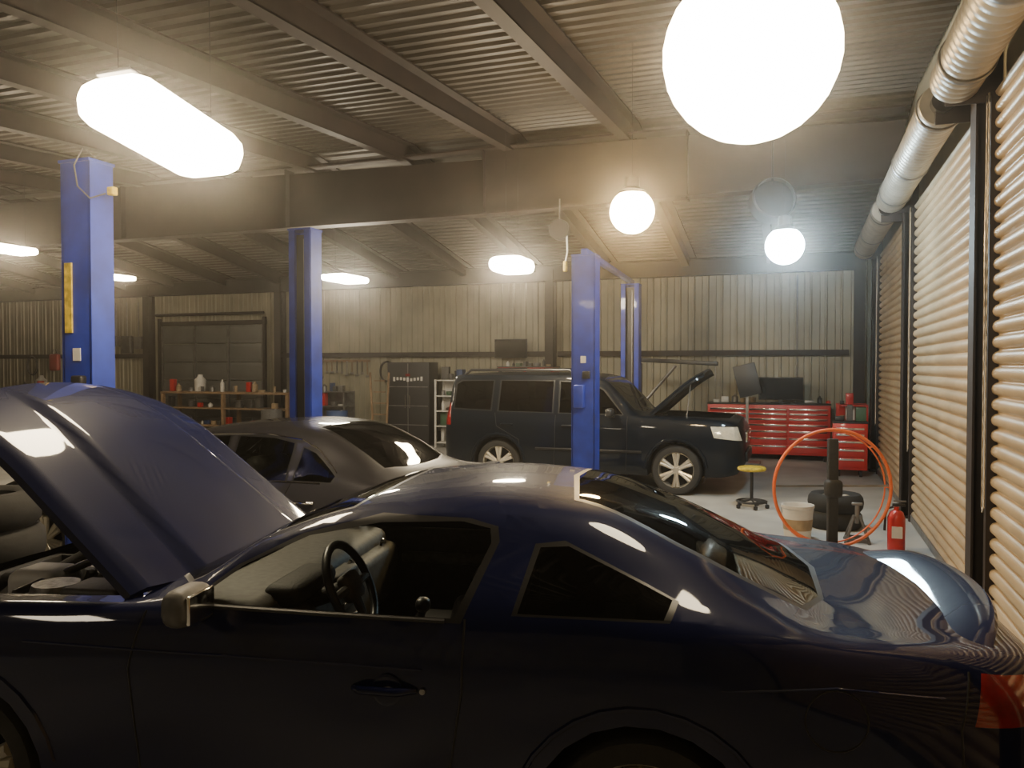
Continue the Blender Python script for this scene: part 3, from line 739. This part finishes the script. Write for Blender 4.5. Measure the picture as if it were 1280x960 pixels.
def shelf(name,x,y,w,d,zs,k,rot=0,n=6,hm=.25):
    mb=MB(); h=zs[-1]+.02
    for sx in(-1,1):
        for sy in(-1,1): mb.box((sx*w/2,sy*d/2,h/2),(.04,.04,h),k)
    for z in zs: mb.box((0,0,z),(w,d,.025),k); misc_items(mb,-w/2+.04,w/2-.2,0,z+.0125,n,hm,.06)
    mb.box((0,d/2,h/2),(w,.01,h),k)
    mb.obj(name,loc=(x,y,0),rotz=rot)
shelf('storage_shelf',-7.55,16.9,.80,.45,[.12,.5,.85,1.2,1.56],'white',hm=.32)
shelf('storage_shelf',-11.1,17.0,1.3,.45,[.12,.5,.9,1.25],'steel',hm=.34)
shelf('parts_rack',.90,16.5,.50,.5,[.12,.5,.85,1.15],'red',hm=.3)
mb=MB(); mb.box((0,0,1.0),(1.1,.5,1.96),'black',bev=.01); mb.box((0,-.255,1.0),(.012,.01,1.9),'steel')
for z in(.5,.95,1.4): mb.box((0,-.256,z),(1.04,.01,.02),'steel')
for s in(-1,1): mb.cyl((s*.06,-.28,.9),(s*.06,-.28,1.2),.012,'chrome')
for i in range(9): mb.box((-.36+.09*i,-.262,1.58+.012*math.sin(i)),(.055,.006,.10 if i in(0,4,8) else .07),'white',bev=.002)
mb.box((0,-.262,1.68),(.12,.006,.06),'red_l'); mb.obj('locker_cabinet',loc=(-8.75,17.1,0))
mb=MB()
for s in(-1,1): mb.box((s*.2,0,.87),(.04,.03,1.75),'wood',Matrix.Rotation(math.radians(s*3),3,'Y'))
for i in range(6): mb.box((0,0,.25+.26*i),(.42-.03*i,.04,.025),'wood')
mb.obj('wooden_ladder',loc=(-9.2,16.3,0))
for (x,z,R,k) in((-9.75,1.75,.18,'black'),(-12.45,1.7,.15,'black'),(-21.8,1.9,.2,'black')):
    mb=MB()
    for i in range(5):
        T=Matrix.Rotation(math.pi/2,4,'X'); mb.ring((random.uniform(-.01,.01),-.015*i,random.uniform(-.02,.02)),R*(1+.04*random.random()),.011,k,T@Matrix.Scale(1.35,4,(0,1,0)),28,6)
    mb.box((0,.03,R*1.3),(.04,.12,.04),'steel'); mb.tube([(R*.3,-.03,-R),(R*.4,-.03,-R-.5)],.011,k,6); mb.obj('coiled_hose',loc=(x,YB-.14,z))
mb=MB(); mb.box((0,0,0),(1.6,.03,.06),'wood')
for i in range(11):
    x=-.74+.148*i; L=random.uniform(.25,.45); k=random.choice(['steel','black','black','wood'])
    mb.box((x,-.03,-L/2),(.025,.02,L),k,bev=.004); mb.box((x,-.03,-L),(random.uniform(.05,.12),.025,.06),'steel',bev=.01)
mb.obj('hanging_tool_rack',loc=(-11.05,YB-.12,2.02))
mb=MB(); mb.lathe([(.001,.03),(.22,.03),(.24,0),(.001,0)],'black',24); mb.cyl((0,0,.03),(0,0,1.9),.018,'black')
T=Matrix.Rotation(math.pi/2,4,'X')
for yy in(-.10,.02):
    for R in(.07,.14,.21,.26): mb.ring((0,yy-.05,2.05),R,.006,'black',T,28,6)
for i in range(3):
    q=i*2.094+.4; mb.box((.12*math.cos(q),-.09,2.05+.12*math.sin(q)),(.2,.015,.12),'steel',Matrix.Rotation(-q,3,'Y')@Matrix.Rotation(.4,3,'X'),bev=.005)
mb.cyl((0,.1,2.05),(0,-.06,2.05),.06,'black'); mb.obj('pedestal_fan',loc=(-10.95,16.3,0))
for x,y,k in((-9.9,15.6,'blu2'),(-11.6,15.5,'int2')):
    mb=MB(); mb.lathe([(.001,0),(.24,0),(.24,.28),(.25,.29),(.24,.30),(.24,.58),(.25,.59),(.24,.60),(.24,.88),(.22,.86),(.001,.86)],k,28); mb.cyl((.1,0,.86),(.1,0,.89),.03,'steel'); mb.obj('oil_drum',loc=(x,y,0))
mb=MB()
for dx,w,h,z in((0,.35,.5,2.5),(.42,.25,.35,2.55),(-.4,.2,.3,2.6)):
    mb.box((dx,0,z),(w,.12,h),'steel',bev=.01); mb.box((dx,-.065,z),(w*.8,.01,h*.85),'steel',bev=.004)
    mb.cyl((dx,0,z+h/2),(dx,0,3.7),.015,'steel')
mb.obj('electrical_panel',loc=(-18.15,YB-.13,0))
mb=MB(); mb.box((0,0,0),(.35,.15,.5),'red',bev=.06); mb.tube([(-.1,0,.22),(-.05,0,.38),(.05,0,.38),(.1,0,.22)],.01,'black',6); mb.obj('hanging_bag',loc=(-20.8,YB-.25,2.0))
mb=MB(); mb.tube([(0,0,0),(0,0,2.3)],.015,'steel',8); mb.box((0,-.02,0),(.12,.08,.18),'steel',bev=.01); mb.obj('conduit_outlet',loc=(-.1,YB-.08,1.5))
x,y=site(4.55,15.4); mb=MB(); R=Matrix.Rotation(math.radians(-14),3,'Y')
mb.box((0,0,1.62),(.42,.04,.62),'black',R,bev=.01); mb.box((0,.03,.65),(.05,.05,1.3),'steel'); mb.box((0,.03,.02),(.5,.5,.03),'steel'); mb.obj('folding_diagnostic_board',loc=(x,y,0))
mb=MB(); mb.box((0,0,.05),(1.1,.08,.08),'black'); mb.box((-.4,0,1.0),(.09,.09,1.9),'black',bev=.01)
mb.box((.25,0,1.98),(1.7,.07,.08),'black',Matrix.Rotation(math.radians(3),3,'Y'),bev=.01); mb.tube([(1.05,0,1.93),(1.05,0,1.6)],.012,'steel',6); mb.tube([(-.38,0,1.1),(.3,0,1.9)],.03,'steel',8)
for s in(-1,1): mb.box((.1,s*.3,.05),(1.3,.06,.08),'black',Matrix.Rotation(s*.2,3,'Z'))
mb.obj('engine_hoist',loc=(-2.6,15.6,0))
x,y=site(3.2,10.6); mb=MB()
mb.lathe([(.001,.50),(.17,.50),(.185,.515),(.185,.535),(.17,.55),(.001,.555)],'yellow',28); mb.lathe([(.05,.49),(.12,.50)],'black',20)
mb.cyl((0,0,.10),(0,0,.50),.022,'black'); mb.ring((0,0,.09),.19,.014,'black',None,30,8)
for i in range(5):
    q=i*2*math.pi/5; p=(.2*math.cos(q),.2*math.sin(q),.07); mb.tube([(0,0,.12),p],.014,'black',8); mb.lathe([(.001,.0),(.028,.01),(.028,.05),(.001,.06)],'black',12,Matrix.Translation((p[0],p[1],0)))
mb.obj('round_stool',loc=(x,y,0))
x,y=site(3.23,8.0); mb=MB(); T=Matrix.Rotation(math.pi/2,4,'X'); zc=.665
mb.ring((0,0,zc),.59,.017,'orange',T,64,10); mb.ring((0,.09,zc),.57,.008,'orange',T,56,8)
for i in range(8):
    q=i*math.pi/4; c,s=math.cos(q),math.sin(q); mb.tube([(c*.59,0,zc+s*.59),(c*.57,.09,zc+s*.57)],.006,'orange',6)
mb.box((.0,.0,zc-.05),(.10,.06,1.10),'int',bev=.01); mb.box((0,-.02,zc),(.16,.14,.18),'int',bev=.04); mb.box((0,0,.06),(.34,.34,.03),'black',bev=.01)
for s in(-1,1): mb.box((s*.15,0,.025),(.05,.36,.05),'black')
mb.box((.0,.03,zc+.02),(1.14,.02,.02),'steel')
mb.obj('ring_guard_shop_fan',loc=(x,y,0),rotz=A)
def bucket(x,y):
    mb=MB(); mb.lathe([(.001,.01),(.14,.0),(.165,.33),(.175,.34),(.175,.37),(.16,.37),(.15,.34),(.13,.03),(.001,.03)],'white',28)
    mb.lathe([(.150,.10),(.160,.22)],'beige',28)
    mb.tube([(.17*math.cos(q),.0-.02*1,.33-.16*math.sin(q)) for q in [i*math.pi/10 for i in range(11)]],.004,'steel',6); mb.obj('plastic_bucket',loc=(x,y,0))
x,y=site(3.15,8.75); bucket(x,y)
x,y=site(3.80,9.35); mb=MB()
for i in range(2):
    mb.lathe([(.17,.02),(.20,.0),(.27,.0),(.30,.04),(.31,.10),(.30,.16),(.27,.20),(.20,.20),(.17,.18),(.17,.02)],'rubber',32,Matrix.Translation((.01*i,0,.2*i)))
    mb.lathe([(.001,.12),(.06,.12),(.08,.10),(.15,.14),(.17,.17)],'alloy',24,Matrix.Translation((.01*i,0,.2*i)))
mb.obj('spare_wheel_stack',loc=(x,y,0))
def stand(x,y):
    mb=MB()
    for sx in(-1,1):
        for sy in(-1,1): mb.tube([(sx*.12,sy*.12,.0),(sx*.03,sy*.03,.28)],.016,'int2',6)
    for a in(-1,1): mb.box((0,a*.11,.03),(.24,.02,.04),'int2'); mb.box((a*.11,0,.03),(.02,.24,.04),'int2')
    mb.cyl((0,0,.2),(0,0,.40),.022,'steel'); mb.box((0,0,.41),(.11,.05,.03),'steel',bev=.008); mb.obj('jack_stand',loc=(x,y,0))
x,y=site(3.72,8.55); stand(x,y)
x,y=site(3.95,8.15); mb=MB()
mb.lathe([(.001,0),(.08,0),(.085,.02),(.085,.34),(.06,.40),(.025,.42),(.025,.45),(.001,.45)],'red',24); mb.box((.02,0,.47),(.12,.03,.03),'black',bev=.008); mb.box((.03,0,.51),(.12,.02,.015),'steel')
mb.tube([(-.03,0,.45),(-.1,0,.42),(-.11,0,.2)],.012,'black',8); mb.box((0,-.083,.2),(.1,.01,.12),'white'); mb.obj('fire_extinguisher',loc=(x,y,0))
e=MB(); x,y=site(-3.35,5.0)
for i in range(5):
    ox,oy=random.uniform(-.03,.03),random.uniform(-.03,.03)
    e.lathe([(.19,.02),(.22,.0),(.29,.0),(.325,.04),(.33,.11),(.325,.18),(.29,.22),(.22,.22),(.19,.20),(.19,.02)],'rubber',36,Matrix.Translation((ox,oy,i*.222)))
e.obj('tire_stack',loc=(x,y,0))

# ================================================================ WORLD (haze volume added to imitate lamp glare), CAMERA
w=bpy.data.worlds.new('world'); bpy.context.scene.world=w; w.use_nodes=True; nt=w.node_tree
nt.nodes['Background'].inputs[0].default_value=(.25,.3,.4,1); nt.nodes['Background'].inputs[1].default_value=.2
vsn=nt.nodes.new('ShaderNodeVolumeScatter'); vsn.inputs['Color'].default_value=(1,.95,.87,1); vsn.inputs['Density'].default_value=.0075; vsn.inputs['Anisotropy'].default_value=.93
nt.links.new(vsn.outputs[0],nt.nodes['World Output'].inputs['Volume'])
cam=bpy.data.cameras.new('camera'); co=bpy.data.objects.new('camera',cam); bpy.context.collection.objects.link(co)
co.location=(0,0,1.9); cam.lens=28; cam.sensor_width=36; cam.clip_start=.05
co.rotation_euler=(math.radians(90-1.32),0,A); bpy.context.scene.camera=co
